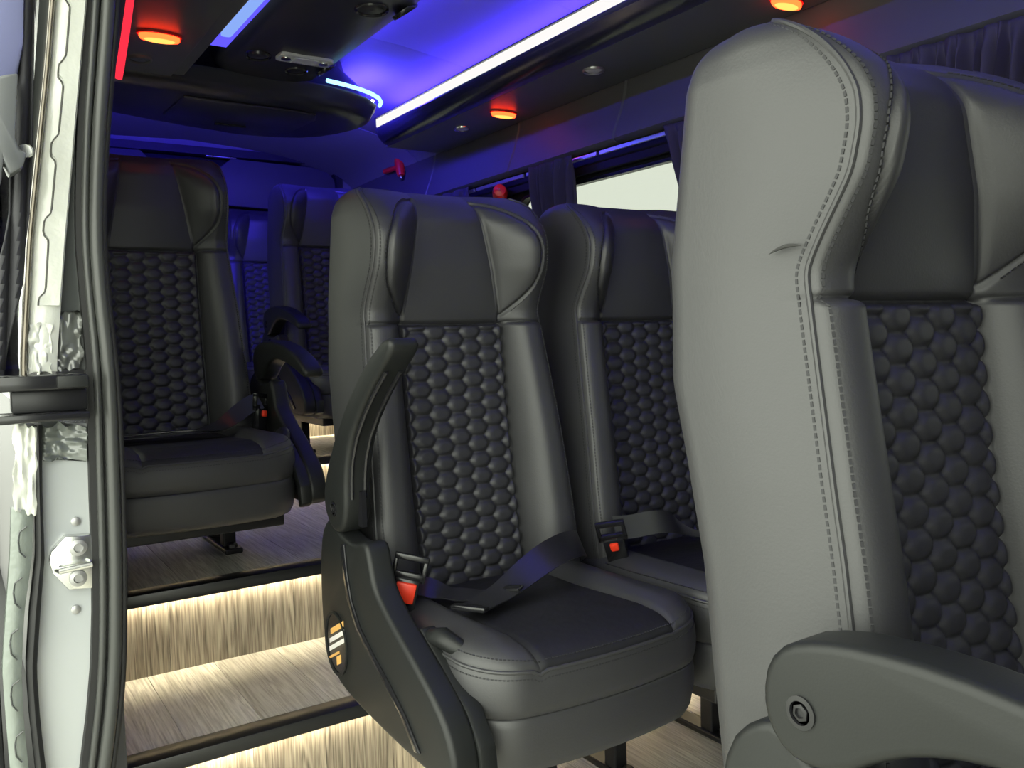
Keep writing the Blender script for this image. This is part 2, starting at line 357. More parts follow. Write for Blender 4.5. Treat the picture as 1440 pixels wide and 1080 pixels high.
# ------------------------------------------------------------------ overhead consoles, roof duct, lamps
ZB = 0.728
def console(name, prof, y0, y1, label, m):
    t = thing(name, label, 'console', (prof[0][0], (y0 + y1) / 2, prof[0][1])); return t
oc = thing('overhead_console', 'dark overhead console with white light bar above the side windows', 'console', (1.58, 1.0, ZB))
ce = 3.10
obj('body', MB().prism([(1.705, ZB + .004), (1.47, ZB + .006), (1.47, ZB + .10), (1.71, ZB + .08)], fy, YF, ce), CONS, oc, smooth=False, bevel=.004)
ysl = lambda x: ce + 0.0
bp = [(1.466, ZB), (1.705, ZB), (1.705, ZB + .006), (1.466, ZB + .006)]
rows = []
for t in (0, 1):
    rows.append([(x, YF if t == 0 else ce - 0.16 + (x - 1.466) * 0.9 * 0.5, z) for x, z in bp])
obj('underside_panel', MB().grid(rows, closev=True, caps=True), CONS, oc, smooth=False, bevel=.002)
# curved glossy front face
fr = [(1.464, ZB), (1.44, ZB - .001), (1.415, ZB + .003), (1.39, ZB + .012), (1.37, ZB + .024), (1.362, ZB + .034), (1.366, ZB + .06), (1.38, ZB + .060), (1.44, ZB + .060), (1.47, ZB + .08)]
rows = []
for t in np.linspace(0, 1, 9):
    y = YF + (ce - 0.19 - YF) * t
    rows.append([(x, y, z) for x, z in fr])
for dy, k in ((0.03, .03), (0.055, .09), (0.07, .2), (0.076, .4)):
    rows.append([(x + (1.47 - x) * k * .6, ce - 0.19 + dy + (x - 1.36) * 0.9, z + (ZB + .05 - z) * k * .7) for x, z in fr])
obj('front_face', MB().grid(rows, closev=True, caps=True), CONG, oc, ang=60)
rows = []
for y, e in [(YF, 0)] + [(ce - 0.165 + d, d) for d in (0,)]:
    rows.append([(1.3585, y, ZB + .036), (1.3585, y, ZB + .064), (1.375, y, ZB + .064), (1.375, y, ZB + .036)])
tag(obj('light_bar', MB().grid(rows, closev=True, caps=True), E_WHITE, oc, smooth=False), 'glowing white light bar')
obj('bar_lip', MB().box(1.352, 1.39, YF, ce - .16, ZB + .0645, ZB + .0685), CONG, oc, bevel=.001)
tag(obj('cove_light', MB().box(1.395, 1.425, YF, ce - .2, ZB + .0605, ZB + .064), emission('blue_led_console', (0.055, 0.03, 1.0), 85), oc, smooth=False), 'blue light strip on top of the console')
lc = thing('overhead_console', 'black overhead console with red lamp above the left seat', 'console', (0.4, 1.5, ZB))
obj('body', MB().prism([(0.2, ZB + .002), (0.585, ZB + .002), (0.598, ZB + .02), (0.600, ZB + .10), (0.2, ZB + .09)], fy, YF, 2.74), CONS, lc, smooth=False, bevel=.004)
obj('underside_panel', MB().prism([(0.22, ZB - .004), (0.553, ZB - .004), (0.553, ZB + .002), (0.22, ZB + .002)], fy, YF, 2.70), CONS, lc, smooth=False, bevel=.0015)
# roof duct
rd = thing('roof_duct', 'dark ceiling air duct with round vents down the middle', 'air duct', (0.82, 1.0, 0.755))
dprof = [(0.66, 0.80), (0.672, 0.775), (0.70, 0.760), (0.76, 0.755), (0.84, 0.752), (0.90, 0.755), (0.95, 0.765), (0.975, 0.785), (0.983, 0.805), (0.978, 0.818), (0.94, 0.82), (0.93, 0.89), (0.66, 0.89)]
obj('body', MB().prism(dprof, fy, YF, 2.50), DUCT, rd, ang=50)
tag(obj('cove_light', MB().box(0.945, 0.970, YF, 2.44, 0.8205, 0.8235), E_BLUE, rd, smooth=False), 'blue light strip along the duct edge')
tag(obj('cove_light', MB().box(0.602, 0.672, YF, 2.37, 0.782, 0.786), emission('blue_led_soft', (0.09, 0.07, 1.0), 1.6), rd, smooth=False), 'blue light strip beside the duct')
for y0, y1 in ((1.0, 1.94), (1.955, 2.27)):
    tag(obj('lamp_lens', MB().prism(rrect(y0, y1, 0.626, 0.652, 0.010), lambda a, b, d: (b, a, d), 0.775, 0.783), E_BLUEC, rd, smooth=False), 'pale blue glowing lens')
def vent(x, y, z, r, label, group, ax=(0, 0, -1), m=DUCT, rim=None):
    t = thing('air_vent', label, 'vent', (x, y, z - .006), group)
    obj('rim', MB().lathe([(r * .82, -0.002), (r * .84, .004), (r * .93, .0065), (r, .003), (r, -.003)], (x, y, z), ax), rim or CONG, t)
    obj('nozzle', MB().lathe([(r * .80, -.002), (r * .78, .001), (r * .55, .0045), (r * .3, .003), (r * .08, .005)], (x, y, z), ax), m, t)
    return t
gv = 'round vents in the roof duct'
for x, y, r, l in ((0.735, 2.31, .034, 'round black vent in the roof duct, left of the pale lamp'), (0.865, 2.385, .032, 'round black vent in the roof duct just behind the pale lamp'),
                (0.957, 2.365, .030, 'tilted round vent at the duct edge nearest the blue corner light'), (0.862, 1.865, .040, 'large round black vent in the middle of the roof duct'),
                (0.957, 1.86, .034, 'tilted round vent on the duct edge beside the large vent')):
    edge = x > .95; vent(x - (.012 if edge else 0), y, 0.763 if edge else 0.7545, r, l, gv, (0.55, 0, -.8) if edge else (0, 0, -1))
rl = thing('reading_lamp', 'pale oblong reading lamp set into the roof duct', 'lamp', (0.856, 2.285, 0.747))
obj('bezel', MB().prism(rrect(-.074, .074, -.030, .030, .012), lambda a, b, d: (0.850 + a, 2.275 + b + a * .02, 0.754 - d), 0, .008), GREY, rl, bevel=.001)
for s in (-1, 1): obj('lens', MB().lathe([(.014, 0), (.013, .003), (.005, .004)], (0.850 + s * .052, 2.275, .7465), (0, 0, -1), 18), CHR, rl)
obj('diffuser', MB().prism(rrect(-.034, .034, -.020, .020, .006), lambda a, b, d: (0.850 + a, 2.275 + b, 0.7465 - d), 0, .003), GREY, rl)
tag(obj('roof_lamp', MB().lathe([(.03, 0), (.028, .006), (.014, .010), (.003, .011)], (0.925, 1.715, 0.757), (0, 0, -1)), emission('roof_lamp_glow', (.9, .95, 1), 1.5)), 'small bright round lamp in the roof duct', 'lamp')
# air conditioning unit behind the duct
ac = thing('roof_unit', 'large black rounded air conditioning unit on the rear ceiling', 'air unit', (0.7, 2.8, 0.70))
ol = [(0.22, 2.48), (0.95, 2.50), (1.02, 2.515), (1.10, 2.545), (1.17, 2.585), (1.225, 2.64), (1.255, 2.72), (1.25, 2.79), (1.225, 2.86), (1.18, 2.93), (1.12, 2.985), (1.03, 3.02), (0.9, 3.03), (0.7, 2.985), (0.5, 2.92), (0.36, 2.87), (0.27, 2.82), (0.22, 2.75)]
cen = np.array([0.72, 2.76]); rows = []
for k, z in ((0.02, .696), (0.78, .698), (0.88, .702), (0.935, .712), (0.965, .728), (.982, .745), (1.0, .757), (1.0, .762), (.95, .765), (.93, .80), (0.80, .86), (.78, .90)):  # lip at the widest rings added to shield rear seats from the blue strip
    rows.append([(cen[0] + (x - cen[0]) * k, cen[1] + (y - cen[1]) * k, z) for x, y in ol])
obj('housing', MB().grid(rows, closev=True, caps=True), DUCT, ac, ang=70)
obj('access_lid', MB().prism([(0.60, 2.57), (0.93, 2.585), (1.00, 2.60), (1.02, 2.66), (1.0, 2.85), (0.96, 2.88), (0.62, 2.84), (0.59, 2.80)], lambda a, b, d: (a, b, d), .690, .697), DUCT, ac, bevel=.002)
obj('lid_latch', MB().prism(rrect(-.05, .05, -.008, .008, .006), lambda a, b, d: (0.80 + a, 2.83 + b, d), .686, .691), PLA, ac, bevel=.001)
path = [(1.0, 2.497, .772), (1.06, 2.512, .772), (1.12, 2.535, .772), (1.17, 2.562, .772), (1.215, 2.60, .772), (1.245, 2.645, .772), (1.255, 2.68, .770)]
tag(obj('corner_light', MB().tube(path, .0065, 8), emission('ice_blue_led', (.25, .6, 1.0), 3.0), ac), 'ice blue light line along the front corner')
tag(obj('cove_light', MB().tube([(cen[0] + (x - cen[0]) * .976, cen[1] + (y - cen[1]) * .976, .772) for x, y in ol[5:]], .005, 6), emission('blue_led_rear', (0.055, 0.035, 1.0), 650), ac), 'blue light strip around the back of the unit')
# red lamps, speakers
gr = 'red oval marker lamps'
def red_lamp(x, y, z, label, s=1.0):
    t = thing('marker_lamp', label, 'lamp', (x, y, z - .02), gr)
    pl = [(.046 * s * math.cos(a), .020 * s * math.sin(a)) for a in np.linspace(0, 2 * math.pi, 26, endpoint=False)]
    obj('bezel', MB().prism([(a * 1.12, b * 1.18) for a, b in pl], lambda a, b, d: (x + a, y + b, z - d), -.002, .006), HAM, t, bevel=.001)
    rows = [[(x + a * k, y + b * k, z - h) for a, b in pl] for k, h in ((1.0, .004), (1.0, .012), (.93, .0165))]
    obj('lens', MB().grid(rows, closev=True, caps=True), E_RED, t)
    rows = [[(x + a * k, y + b * k, z - h) for a, b in pl] for k, h in ((.8, .0155), (.7, .0185), (.2, .019))]
    obj('glow_core', MB().grid(rows, closev=True, caps=True), E_AMB, t)
red_lamp(0.458, 2.17, ZB - .004, 'glowing red marker lamp on the console above the left seat')
red_lamp(1.577, 2.416, ZB, 'glowing red marker lamp on the console between two round speakers')
red_lamp(1.612, 1.30, ZB, 'glowing red marker lamp above the big front seat')
gs = 'round vents under the consoles'
vent(1.567, 2.672, ZB, .030, 'small round silver vent near the rear end of the console', gs, rim=CHR, m=GREY)
vent(1.555, 1.915, ZB, .031, 'round silver vent in the console between the red lamps', gs, rim=ALU, m=GREY)
vent(0.452, 2.38, ZB - .004, .030, 'black round vent behind the red lamp above the left seat', gs, rim=CONS, m=CONS)

# ------------------------------------------------------------------ curtain rails and curtains, hammers
gr = 'curtain rails above the side windows'
for a, b, l in ((1.72, 2.03, 'front half of the thin curtain rail above the centre window'), (2.045, 2.42, 'rear half of the thin curtain rail above the centre window'),
                (2.44, 2.745, 'thin curtain rail above the red emergency hammer'), (2.76, 3.2, 'thin curtain rail at the rear behind the gathered curtain'),
                (YF + .1, 1.70, 'thin curtain rail running behind the big front seat')):
    tag(obj('curtain_rail', MB().box(1.662, 1.670, a, b, .524, .536), RAIL, smooth=False, bevel=.0015), l, 'rail', gr)
def curtain(y0, y1, yb0, yb1, zt, zb, folds, label):
    n = folds * 10; rows = []
    zs = [zt + .012, zt + .002, zt - .01, zt - .03, zt - .08, zt - .2, (zt + zb) / 2, zb]
    ph = rng.uniform(0, 1, n + 1) * .5
    for k, z in enumerate(zs):
        f = (zt - z) / (zt - zb); a = y0 + (yb0 - y0) * f; b = y1 + (yb1 - y1) * f
        amp = [.003, .004, .006, .013, .018, .020, .019, .018][k]
        rows.append([(1.640 + amp * math.sin(j / n * folds * 2 * math.pi + .8 * math.sin(j * .37) + f * 1.2) + .006 * math.sin(j * .21), a + (b - a) * (j / n), z) for j in range(n + 1)])
    mb = MB().grid(rows); o = tag(obj('window_curtain', mb, CUR), label, 'curtain', 'gathered window curtains')
    md = o.modifiers.new('cloth_thickness', 'SOLIDIFY'); md.thickness = .0018
    return o
curtain(2.14, 2.36, 2.12, 2.20, .530, -.15, 8, 'dark gathered curtain at the rear end of the bright centre window')
curtain(1.28, 1.72, 1.22, 1.50, .530, -.15, 11, 'dark gathered curtain hanging beside the back of the big front seat')
curtain(.80, 1.07, .84, 1.02, .530, -.15, 11, 'violet-grey gathered curtain behind the headrest of the big front seat')
curtain(2.77, 3.02, 2.80, 3.0, .530, -.15, 8, 'dark gathered curtain behind the red emergency hammer')
def hammer(name, P, d, h, label, s=1.0):
    P = np.array(P); d = nrm(np.array(d, float)); h = nrm(np.array(h, float)); bk = WHT if d[2] < -.7 else PLA; t = thing(name, label, 'hammer', P + d * .14 * s, 'red emergency hammers')
    obj('handle', MB().tube([P + d * .02 * s, P + d * .05 * s, P + d * .1 * s, P + d * .15 * s], [.011 * s, .010 * s, .012 * s, .011 * s], 12), HAM, t)
    hd = obj('head', MB().lathe([(.006 * s, -.045 * s), (.016 * s, -.042 * s), (.02 * s, -.02 * s), (.021 * s, .01 * s), (.020 * s, .03 * s), (.012 * s, .04 * s), (.004 * s, .043 * s)], P, h, 16), HAM, t)
    obj('steel_tip', MB().lathe([(.005 * s, -.044 * s), (.001 * s, -.056 * s)], P, h, 10), CHR, t)
    obj('bracket', MB().box(P[0] + .012 * s, P[0] + .03 * s, P[1] - .02, P[1] + .02, P[2] - .1 * s, P[2] - .02 * s), bk, t, bevel=.002)
p = onX(703, 272, 1.66); hammer('emergency_hammer', p, (0, 0.04, -1), (.55, .83, -.05), 'bright red emergency hammer standing above the middle seat', 1.3)
p = onX(562, 234, 1.69); q = onX(536, 243, 1.69); hammer('emergency_hammer', p, q - p, (0, .25, 1), 'dark red emergency hammer lying sideways on the blue-lit rear corner', 1.0)

# ------------------------------------------------------------------ seats
yseam = curve([(.28, .12), (.24, .062), (.232, .040), (.222, .020), (.21, .001), (.195, -.015), (.177, -.030), (.155, -.042), (.13, -.044), (.095, -.037), (.05, -.011), (.023, .002), (0, -.002), (-.026, -.007), (-.14, -.030), (-.2, -.042), (-.26, -.052), (-.45, -.082), (-.56, -.095)])
yrear = curve([(.28, .11), (.24, .124), (.228, .136), (.205, .146), (.17, .150), (.04, .165), (-.07, .158), (-.143, .135), (-.23, .112), (-.34, .095), (-.56, .065)])
hw0 = curve([(.30, .168), (.2, .171), (.1, .174), (0, .178), (-.15, .189), (-.33, .198), (-.56, .202)])
ycen = curve([(.28, .13), (.242, .085), (.23, .055), (.214, .030), (.185, .012), (.1, .008), (.02, .016), (0, .02), (-.03, .018), (-.14, .008), (-.26, -.008), (-.45, -.038), (-.56, -.05)])
ZT = .238
def hw(z):
    z = np.asarray(z, float); b = hw0(z); c = .028; zz = np.clip((z - (ZT - c)) / c, 0, 1)
    return b - c * (1 - np.sqrt(np.clip(1 - zz ** 2, 0, 1))) * .9
QE = .106
binner = lambda z: np.interp(z, [0, .02, .215, .24], [.102, .100, .062, .054])
ARC = [(.061, .219), (.085, .214), (.108, .202), (.128, .184), (.143, .162), (.152, .138), (.154, .112), (.152, .088), (.146, .065), (.128, .040), (.104, .014)]
def smooth_poly(P, n=60):
    P = np.array(P); t = np.linspace(0, 1, len(P)); q = np.linspace(0, 1, n)
    out = np.stack([np.interp(q, t, P[:, k]) for k in range(2)], 1)
    for _ in range(3): out[1:-1] = (out[:-2] + 2 * out[1:-1] + out[2:]) / 4
    return out
ARCS = smooth_poly(ARC)
def polydist(a, z, P):
    d = np.full(a.shape, 9.0)
    for i in range(len(P) - 1):
        p, q = P[i], P[i + 1]; e = q - p; L = e @ e; t = np.clip(((a - p[0]) * e[0] + (z - p[1]) * e[1]) / L, 0, 1)
        d = np.minimum(d, np.hypot(a - p[0] - t * e[0], z - p[1] - t * e[1]))
    return d
def inside_arc(a, z):
    ins = np.zeros(a.shape, bool); P = np.vstack([ARCS, [[.098, .016]], [[.059, .217]]])
    for i in range(len(P)):
        x1, y1 = P[i]; x2, y2 = P[(i + 1) % len(P)]
        c = ((y1 > z) != (y2 > z)) & (a < (x2 - x1) * (z - y1) / (y2 - y1 + 1e-12) + x1); ins ^= c
    return ins
HCX, HCZ = .0362, .0292                      # honeycomb column spacing and vertical pitch
def hexpuff(x, z):
    best = np.full(x.shape, -1.0)
    for i in range(-4, 5):
        cx = i * HCX; off = HCZ / 2 if i % 2 else 0
        k = np.round((z - off) / HCZ); dz = np.abs(z - off - k * HCZ) / HCZ; dx = np.abs(x - cx) / HCX
        # hexagon with points left and right: six half-planes joined by a soft minimum so the puff is a smooth pillow
        sx = (x - cx) / HCX; sz = (z - off - k * HCZ) / HCZ
        hs = [1 - 2 * sz, 1 + 2 * sz, 1 - (1.5 * sx + sz), 1 - (1.5 * sx - sz), 1 - (-1.5 * sx + sz), 1 - (-1.5 * sx - sz)]
        hard = np.min(hs, axis=0); d = np.where(hard > -.2, (-np.log(sum(np.exp(-7 * np.clip(h, -2, 3)) for h in hs)) + math.log(6) * .55) / 7 + 0 * hard, -1)
        d = np.where(hard < 0, -1, d)
        best = np.maximum(best, d)
    return np.clip(best, 0, 1)
def yfront(x, z, detail=True):
    x, z = np.broadcast_arrays(np.asarray(x, float), np.asarray(z, float)); a = np.abs(x); w = hw(z)
    b = np.where(z < 0, QE, binner(z)); b = np.minimum(b, w * .8)
    rw = .030; c = np.where(z < 0, .022, .016) * np.clip((ZT - z) / .06, 0, 1)
    t = np.clip((w - a) / rw, 0, 1); crest = yseam(z) - c * np.sqrt(np.clip(1 - (1 - t) ** 2, 0, 1))
    s = np.clip((w - rw - a) / np.maximum(w - rw - b, 1e-4), 0, 1)
    yc = ycen(z) - np.where(z > 0, .008, 0) * np.clip(1 - (a / b) ** 2, 0, 1) * np.clip((ZT - z) / .05, 0, 1)
    pw = np.where(z < 0, 2.4, 1.55)
    y = crest + (yc - crest) * s ** pw
    if not detail: return y
    g = lambda d, w_, dep: dep * np.exp(-(d / w_) ** 2)
    y = y + g(z - 0.0, .0035, .007)
    y = y + np.where(z < 0, g(a - QE, .0035, .006), g(a - b, .0028, .0035) * (z < .225))
    da = polydist(a, z, ARCS); y = y + np.where(z > 0, g(da, .0028, .006), 0)
    ins = inside_arc(a, z); y = y - np.where(ins, .005 * (1 - np.exp(-da / .012)), 0)
    q = (z < -.002) & (a < QE); edge = np.clip((QE - a) / .006, 0, 1) * np.clip(-z / .006, 0, 1)
    y = y - np.where(q, .0105 * (1 - (1 - np.clip(hexpuff(x, z) / .72, 0, 1)) ** 2.2) * edge, 0)
    return y
NX, NB = 151, 44
zs = np.concatenate([np.linspace(-.54, .18, 290), ZT - (ZT - .18) * (1 - np.sin(np.linspace(0, math.pi / 2, 31)[1:]))])
V = []; fc = []; lab = []
for z in zs:
    w = float(hw(z)); ys, yr = float(yseam(z)), float(yrear(z)); yr = max(yr, ys + .03); wr_ = w + .010 * min(1, (ZT - z) / .05 + .1)
    bb = min(QE if z < 0 else float(binner(z)), w * .8); hx = np.concatenate([np.linspace(0, bb, 42), bb + (w - bb) * np.linspace(0, 1, 35)[1:]]); x = np.concatenate([-hx[::-1], hx[1:]]); yf = yfront(x, np.full(NX, z)); yf = np.minimum(yf, yr - .012)
    ring = [(a, b, z) for a, b in zip(x, yf)]
    rc = .035; half = []
    for k in range(1, 9):
        f = k / 9; yy = ys + (yr - rc - ys) * f; half.append((w + (wr_ - w) * f + .006 * math.sin(math.pi * f), yy))
    for k in range(0, 9):
        an = math.pi / 2 * k / 8; half.append((wr_ - rc + rc * math.cos(an), yr - rc + rc * math.sin(an)))
    for k in range(1, 6): half.append(((wr_ - rc) * (1 - k / 6), yr + .006 * math.sin(math.pi / 2 * k / 6)))
    ring += [(a, b, z) for a, b in half] + [(0, yr + .006, z)] + [(-a, b, z) for a, b in half[::-1]]
    V.append(ring)
assert NX == 151
V = np.array(V); NZ, NR = V.shape[:2]
zc = (zs[:-1] + zs[1:]) / 2
parts = {}
xm = (V[:-1, :NX - 1, 0] + V[1:, 1:NX, 0]) / 2; zm = np.repeat(zc[:, None], NX - 1, 1); am = np.abs(xm); insm = inside_arc(am, zm) & (zm > .012)
for i in range(NZ - 1):
    for j in range(NR):
        j2 = (j + 1) % NR; face = (i * NR + j, i * NR + j2, (i + 1) * NR + j2, (i + 1) * NR + j)
        if j < NX - 1:
            z, a, s = zm[i, j], am[i, j], 'L' if xm[i, j] < 0 else 'R'
            if z < 0: k = 'quilted_panel' if a < QE else 'side_bolster' + s
            elif insm[i, j] and a > binner(z): k = 'headrest_wing' + s
            elif a < binner(z) : k = 'headrest_panel'
            else: k = 'headrest_side' + s
        else: k = 'back_cover'
        parts.setdefault(k, []).append(face)
parts['back_cover'].append(tuple((NZ - 1) * NR + j for j in range(NR))); parts['back_cover'].append(tuple(range(NR))[::-1])
VF = V.reshape(-1, 3); seat_meshes = []
VN = np.zeros_like(VF)
for fs in parts.values():
    q = np.array([f for f in fs if len(f) == 4]); n = np.cross(VF[q[:, 2]] - VF[q[:, 0]], VF[q[:, 3]] - VF[q[:, 1]])
    for k in range(4): np.add.at(VN, q[:, k], n)
VN /= np.linalg.norm(VN, axis=1, keepdims=True) + 1e-12
for k, fs in parts.items():
    used = sorted({i for f in fs for i in f}); mp = {u: n for n, u in enumerate(used)}
    mb = MB().add(VF[used], [tuple(mp[i] for i in f) for f in fs])
    me = bpy.data.meshes.new(k); me.from_pydata(mb.v, [], mb.f); me.materials.append(LEB if k == 'quilted_panel' else LEA)
    for p in me.polygons: p.use_smooth = True
    me.update(); me.normals_split_custom_set_from_vertices([tuple(v) for v in VN[used]])
    seat_meshes.append((k.rstrip('LR') if k[-1] in 'LR' else k, me))
# stitching and piping
def dashes(mb, P, N, L=.0042, gap=.0062, t=.0011):
    P = np.array(P, float); seg = np.linalg.norm(np.diff(P, axis=0), axis=1); cum = np.r_[0, np.cumsum(seg)]; s = 0
    N = np.array(N, float)
    while s + L < cum[-1]:
        a = np.array([np.interp(s, cum, P[:, k]) for k in range(3)]); b = np.array([np.interp(s + L, cum, P[:, k]) for k in range(3)])
        n = nrm(np.array([np.interp(s, cum, N[:, k]) for k in range(3)])); d = nrm(b - a); sd = np.cross(d, n)
        v = [a - sd * t, a + sd * t, b + sd * t, b - sd * t]
        mb.add([p - n * .001 for p in v] + [p + n * .0011 for p in v], [(4, 5, 6, 7), (0, 1, 5, 4), (1, 2, 6, 5), (2, 3, 7, 6), (3, 0, 4, 7)]); s += gap
zq = np.concatenate([np.linspace(-.50, .19, 110), np.linspace(.195, .236, 14)])
st = MB()
for s in (-1, 1):
    seat_meshes.append(('piping', finish_mesh('piping', MB().tube([(s * float(hw(z)), float(yseam(z)), z) for z in zq], .0026, 8, up=(0, 1, 0)), LEA)))
    dashes(st, [(s * (float(hw(z)) + .0012), float(yseam(z)) + .009, z) for z in zq], [(s, -.1, 0)] * len(zq))
    dashes(st, [(s * (float(hw(z)) - .006), float(yfront(hw(z) - .006, z)) - .0004, z) for z in zq], [(s * .6, -.8, 0)] * len(zq))
    for off in (.0055,):
        ctr = np.array([.07, .12]); A = np.array([p + nrm(p - ctr) * off for p in ARCS[4:-2]])
        dashes(st, [(s * a, float(yfront(a, z)) - .0004, z) for a, z in A], [(0, -1, 0)] * len(A), t=.0008)
seat_meshes.append(('stitching', finish_mesh('stitching', st, THR, smooth=False)))
# cushion
CT, CF, CH, CR = -.443, -.398, .210, .068
def outline(n=132):
    p = []
    def arc(cx, cy, r, a0, a1, k):
        for t in np.linspace(a0, a1, k): p.append((cx + r * math.cos(math.radians(t)), cy + r * math.sin(math.radians(t))))
    arc(CH - .03, -.02 - .03, .03, 90, 0, 10)
    arc(CH - CR, CF + CR, CR, 0, -90, 18)
    arc(-CH + CR, CF + CR, CR, -90, -180, 18)
    arc(-CH + .03, -.02 - .03, .03, 180, 90, 10)
    P = np.array(p); P = np.vstack([P, P[:1]]); seg = np.linalg.norm(np.diff(P, axis=0), axis=1); c = np.r_[0, np.cumsum(seg)]
    q = np.linspace(0, c[-1], n, endpoint=False); return np.stack([np.interp(q, c, P[:, k]) for k in range(2)], 1)
OUT0 = outline(); cc2 = np.array([0, -.215])
bowf = lambda x, y: .026 * np.clip((-y - .2) / .2, 0, 1) * (1 - (x / CH) ** 2)
def bowed(P): P = P.copy(); P[:, 1] -= bowf(P[:, 0], P[:, 1]); return P
OUT = bowed(OUT0)
def inset(k): return cc2 + (OUT - cc2) * k
def edge_in(x, y):
    # distance inside the rounded outline (before bowing)
    r = CR if y < -.2 else .03; yb = -.02
    qx = abs(x) - (CH - r); qy = (CF + r - y) if y < -.2 else (y - (yb - r))
    return r - (math.hypot(max(qx, 0), max(qy, 0)) + min(max(qx, qy), 0))
def ctop(x, y, d=None):
    d = edge_in(x, y) if d is None else d
    a = abs(x); bol = np.clip((a - .112) / .05, 0, 1); bol = bol * bol * (3 - 2 * bol) * (.35 + .65 * np.clip(d / .06, 0, 1))
    zz = CT - .012 + .020 * bol + .010 * np.clip((-y - .18) / .18, 0, 1) * (1 - bol) - .010 * np.clip((-y - .33) / .08, 0, 1)
    zz -= .0050 * math.exp(-((a - .122) / .004) ** 2)
    e = np.clip(1 - d / .034, 0, 1); zz -= .020 * (1 - math.sqrt(max(0, 1 - e * e)))
    return zz
ROWS = np.concatenate([CF + CR * (1 - np.cos(np.linspace(0, math.pi / 2, 22))), np.linspace(CF + CR, -.02, 48)[1:]])
def cw(y):
    return CH - CR + math.sqrt(max(0, CR * CR - max(0, CF + CR - y) ** 2)) if y < CF + CR else CH
def cpatch(lo, hi, n):
    rows = []
    for y in ROWS:
        w = cw(y); a, b = (-w if lo is None else lo), (w if hi is None else hi)
        f = np.linspace(0, 1, n); f = np.sin(f * math.pi / 2) if hi is None else (1 - np.cos(f * math.pi / 2) if lo is None else f)
        rows.append([(x, y - bowf(x, y), ctop(x, y)) for x in a + (b - a) * f])
    return MB().grid(rows)
seat_meshes.append(('cushion_inlay', finish_mesh('cushion_inlay', cpatch(-.122, .122, 44), SUE, ang=80)))
seat_meshes.append(('cushion_bolster', finish_mesh('cushion_bolster', cpatch(None, -.122, 24), LEA, ang=80)))
seat_meshes.append(('cushion_bolster', finish_mesh('cushion_bolster', cpatch(.122, None, 24), LEA, ang=80)))
zt0 = CT - .017
ztop = [ctop(x, y, 0.0) for x, y in OUT0]
band = []
for k, f in ((1.0, 0), (1.006, .04), (1.022, .25), (1.028, .5), (1.024, .75), (1.008, .96), (.995, 1.0)):
    P = inset(k); band.append([(x, y, ztop[i] + (-.535 - ztop[i]) * f) for i, (x, y) in enumerate(P)])
seat_meshes.append(('cushion_band', finish_mesh('cushion_band', MB().grid(band, closev=True), LEA, ang=80)))
skirt = []
for k, z in ((.995, -.535), (1.006, -.538), (1.012, -.548), (1.010, -.575), (.99, -.602), (.965, -.614), (.93, -.618), (.2, -.616)):
    skirt.append([(x, y, z - .012 * (y > -.2) * 0 + (.02 * max(0, (y + .25) / .25) if k > .9 and z < -.56 else 0)) for x, y in inset(k)])
seat_meshes.append(('cushion_skirt', finish_mesh('cushion_skirt', MB().grid(skirt, closev=True, caps=True), LEA, ang=80)))
pth = [(inset(1.003)[i][0], inset(1.003)[i][1], ztop[i] - .001) for i in range(len(OUT))]
rows = []
for i, p in enumerate(pth):
    p = np.array(p); t = nrm(np.array(pth[(i + 1) % len(pth)]) - np.array(pth[i - 1])); a = nrm(np.cross(t, [0, 0, 1])); b = np.cross(a, t)
    rows.append([p + .0028 * (math.cos(k) * a + math.sin(k) * b) for k in np.linspace(0, 2 * math.pi, 8, endpoint=False)])
seat_meshes.append(('cushion_piping', finish_mesh('cushion_piping', MB().grid(rows, closeu=True, closev=True), LEA)))
cs = MB(); fi = [i for i in range(len(OUT)) if OUT[i][1] < -.10]
for kk, dz in ((.972, None), (1.014, -.010)):
    P = inset(kk); pts = []; ns = []
    for i in fi:
        x, y = P[i]; pts.append((x, y, ctop(*(cc2 + (OUT0[i] - cc2) * kk)) + .0004 if dz is None else ztop[i] + dz)); n = nrm(P[i] - cc2); ns.append((n[0] * (.5 if dz is None else 1), n[1] * (.5 if dz is None else 1), .8 if dz is None else .1))
    dashes(cs, pts, ns, L=.0035, gap=.0055, t=.0008)
seat_meshes.append(('cushion_stitching', finish_mesh('cushion_stitching', cs, THR, smooth=False)))
seat_meshes.append(('seat_frame', finish_mesh('seat_frame', MB().box(-.18, .18, -.36, .10, -.645, -.612).box(-.17, .17, .0, .05, -.612, -.45), MET, smooth=False, bevel=.004)))

# side panel outline (y, z) for the aisle side, then the arm profile (s forward, t up)
PAN = [(-.034, -.308), (-.008, -.318), (.014, -.342), (.026, -.39), (.030, -.445), (.027, -.50), (.010, -.550), (-.03, -.578), (-.08, -.589), (-.15, -.595), (-.24, -.600), (-.33, -.602), (-.395, -.600), (-.418, -.588), (-.420, -.562),
       (-.402, -.525), (-.375, -.500), (-.331, -.473), (-.285, -.448), (-.247, -.4285), (-.205, -.402), (-.188, -.385), (-.178, -.358), (-.170, -.335), (-.158, -.326), (-.12, -.338), (-.07, -.334)]
ARM = [(-.037, .0), (-.033, .026), (-.016, .045), (.012, .055), (.045, .061), (.10, .065), (.16, .062), (.22, .053), (.28, .038), (.33, .018), (.347, .004), (.345, -.010), (.33, -.012), (.28, .002), (.22, .015), (.16, .021),
       (.12, .016), (.085, .004), (.058, -.012), (.038, -.028), (.012, -.039), (-.014, -.038), (-.031, -.022)]
def chaikin(P):
    out = []
    for i in range(len(P)):
        a, b = P[i], P[(i + 1) % len(P)]; out += [(a[0] * .75 + b[0] * .25, a[1] * .75 + b[1] * .25), (a[0] * .25 + b[0] * .75, a[1] * .25 + b[1] * .75)]
    return out
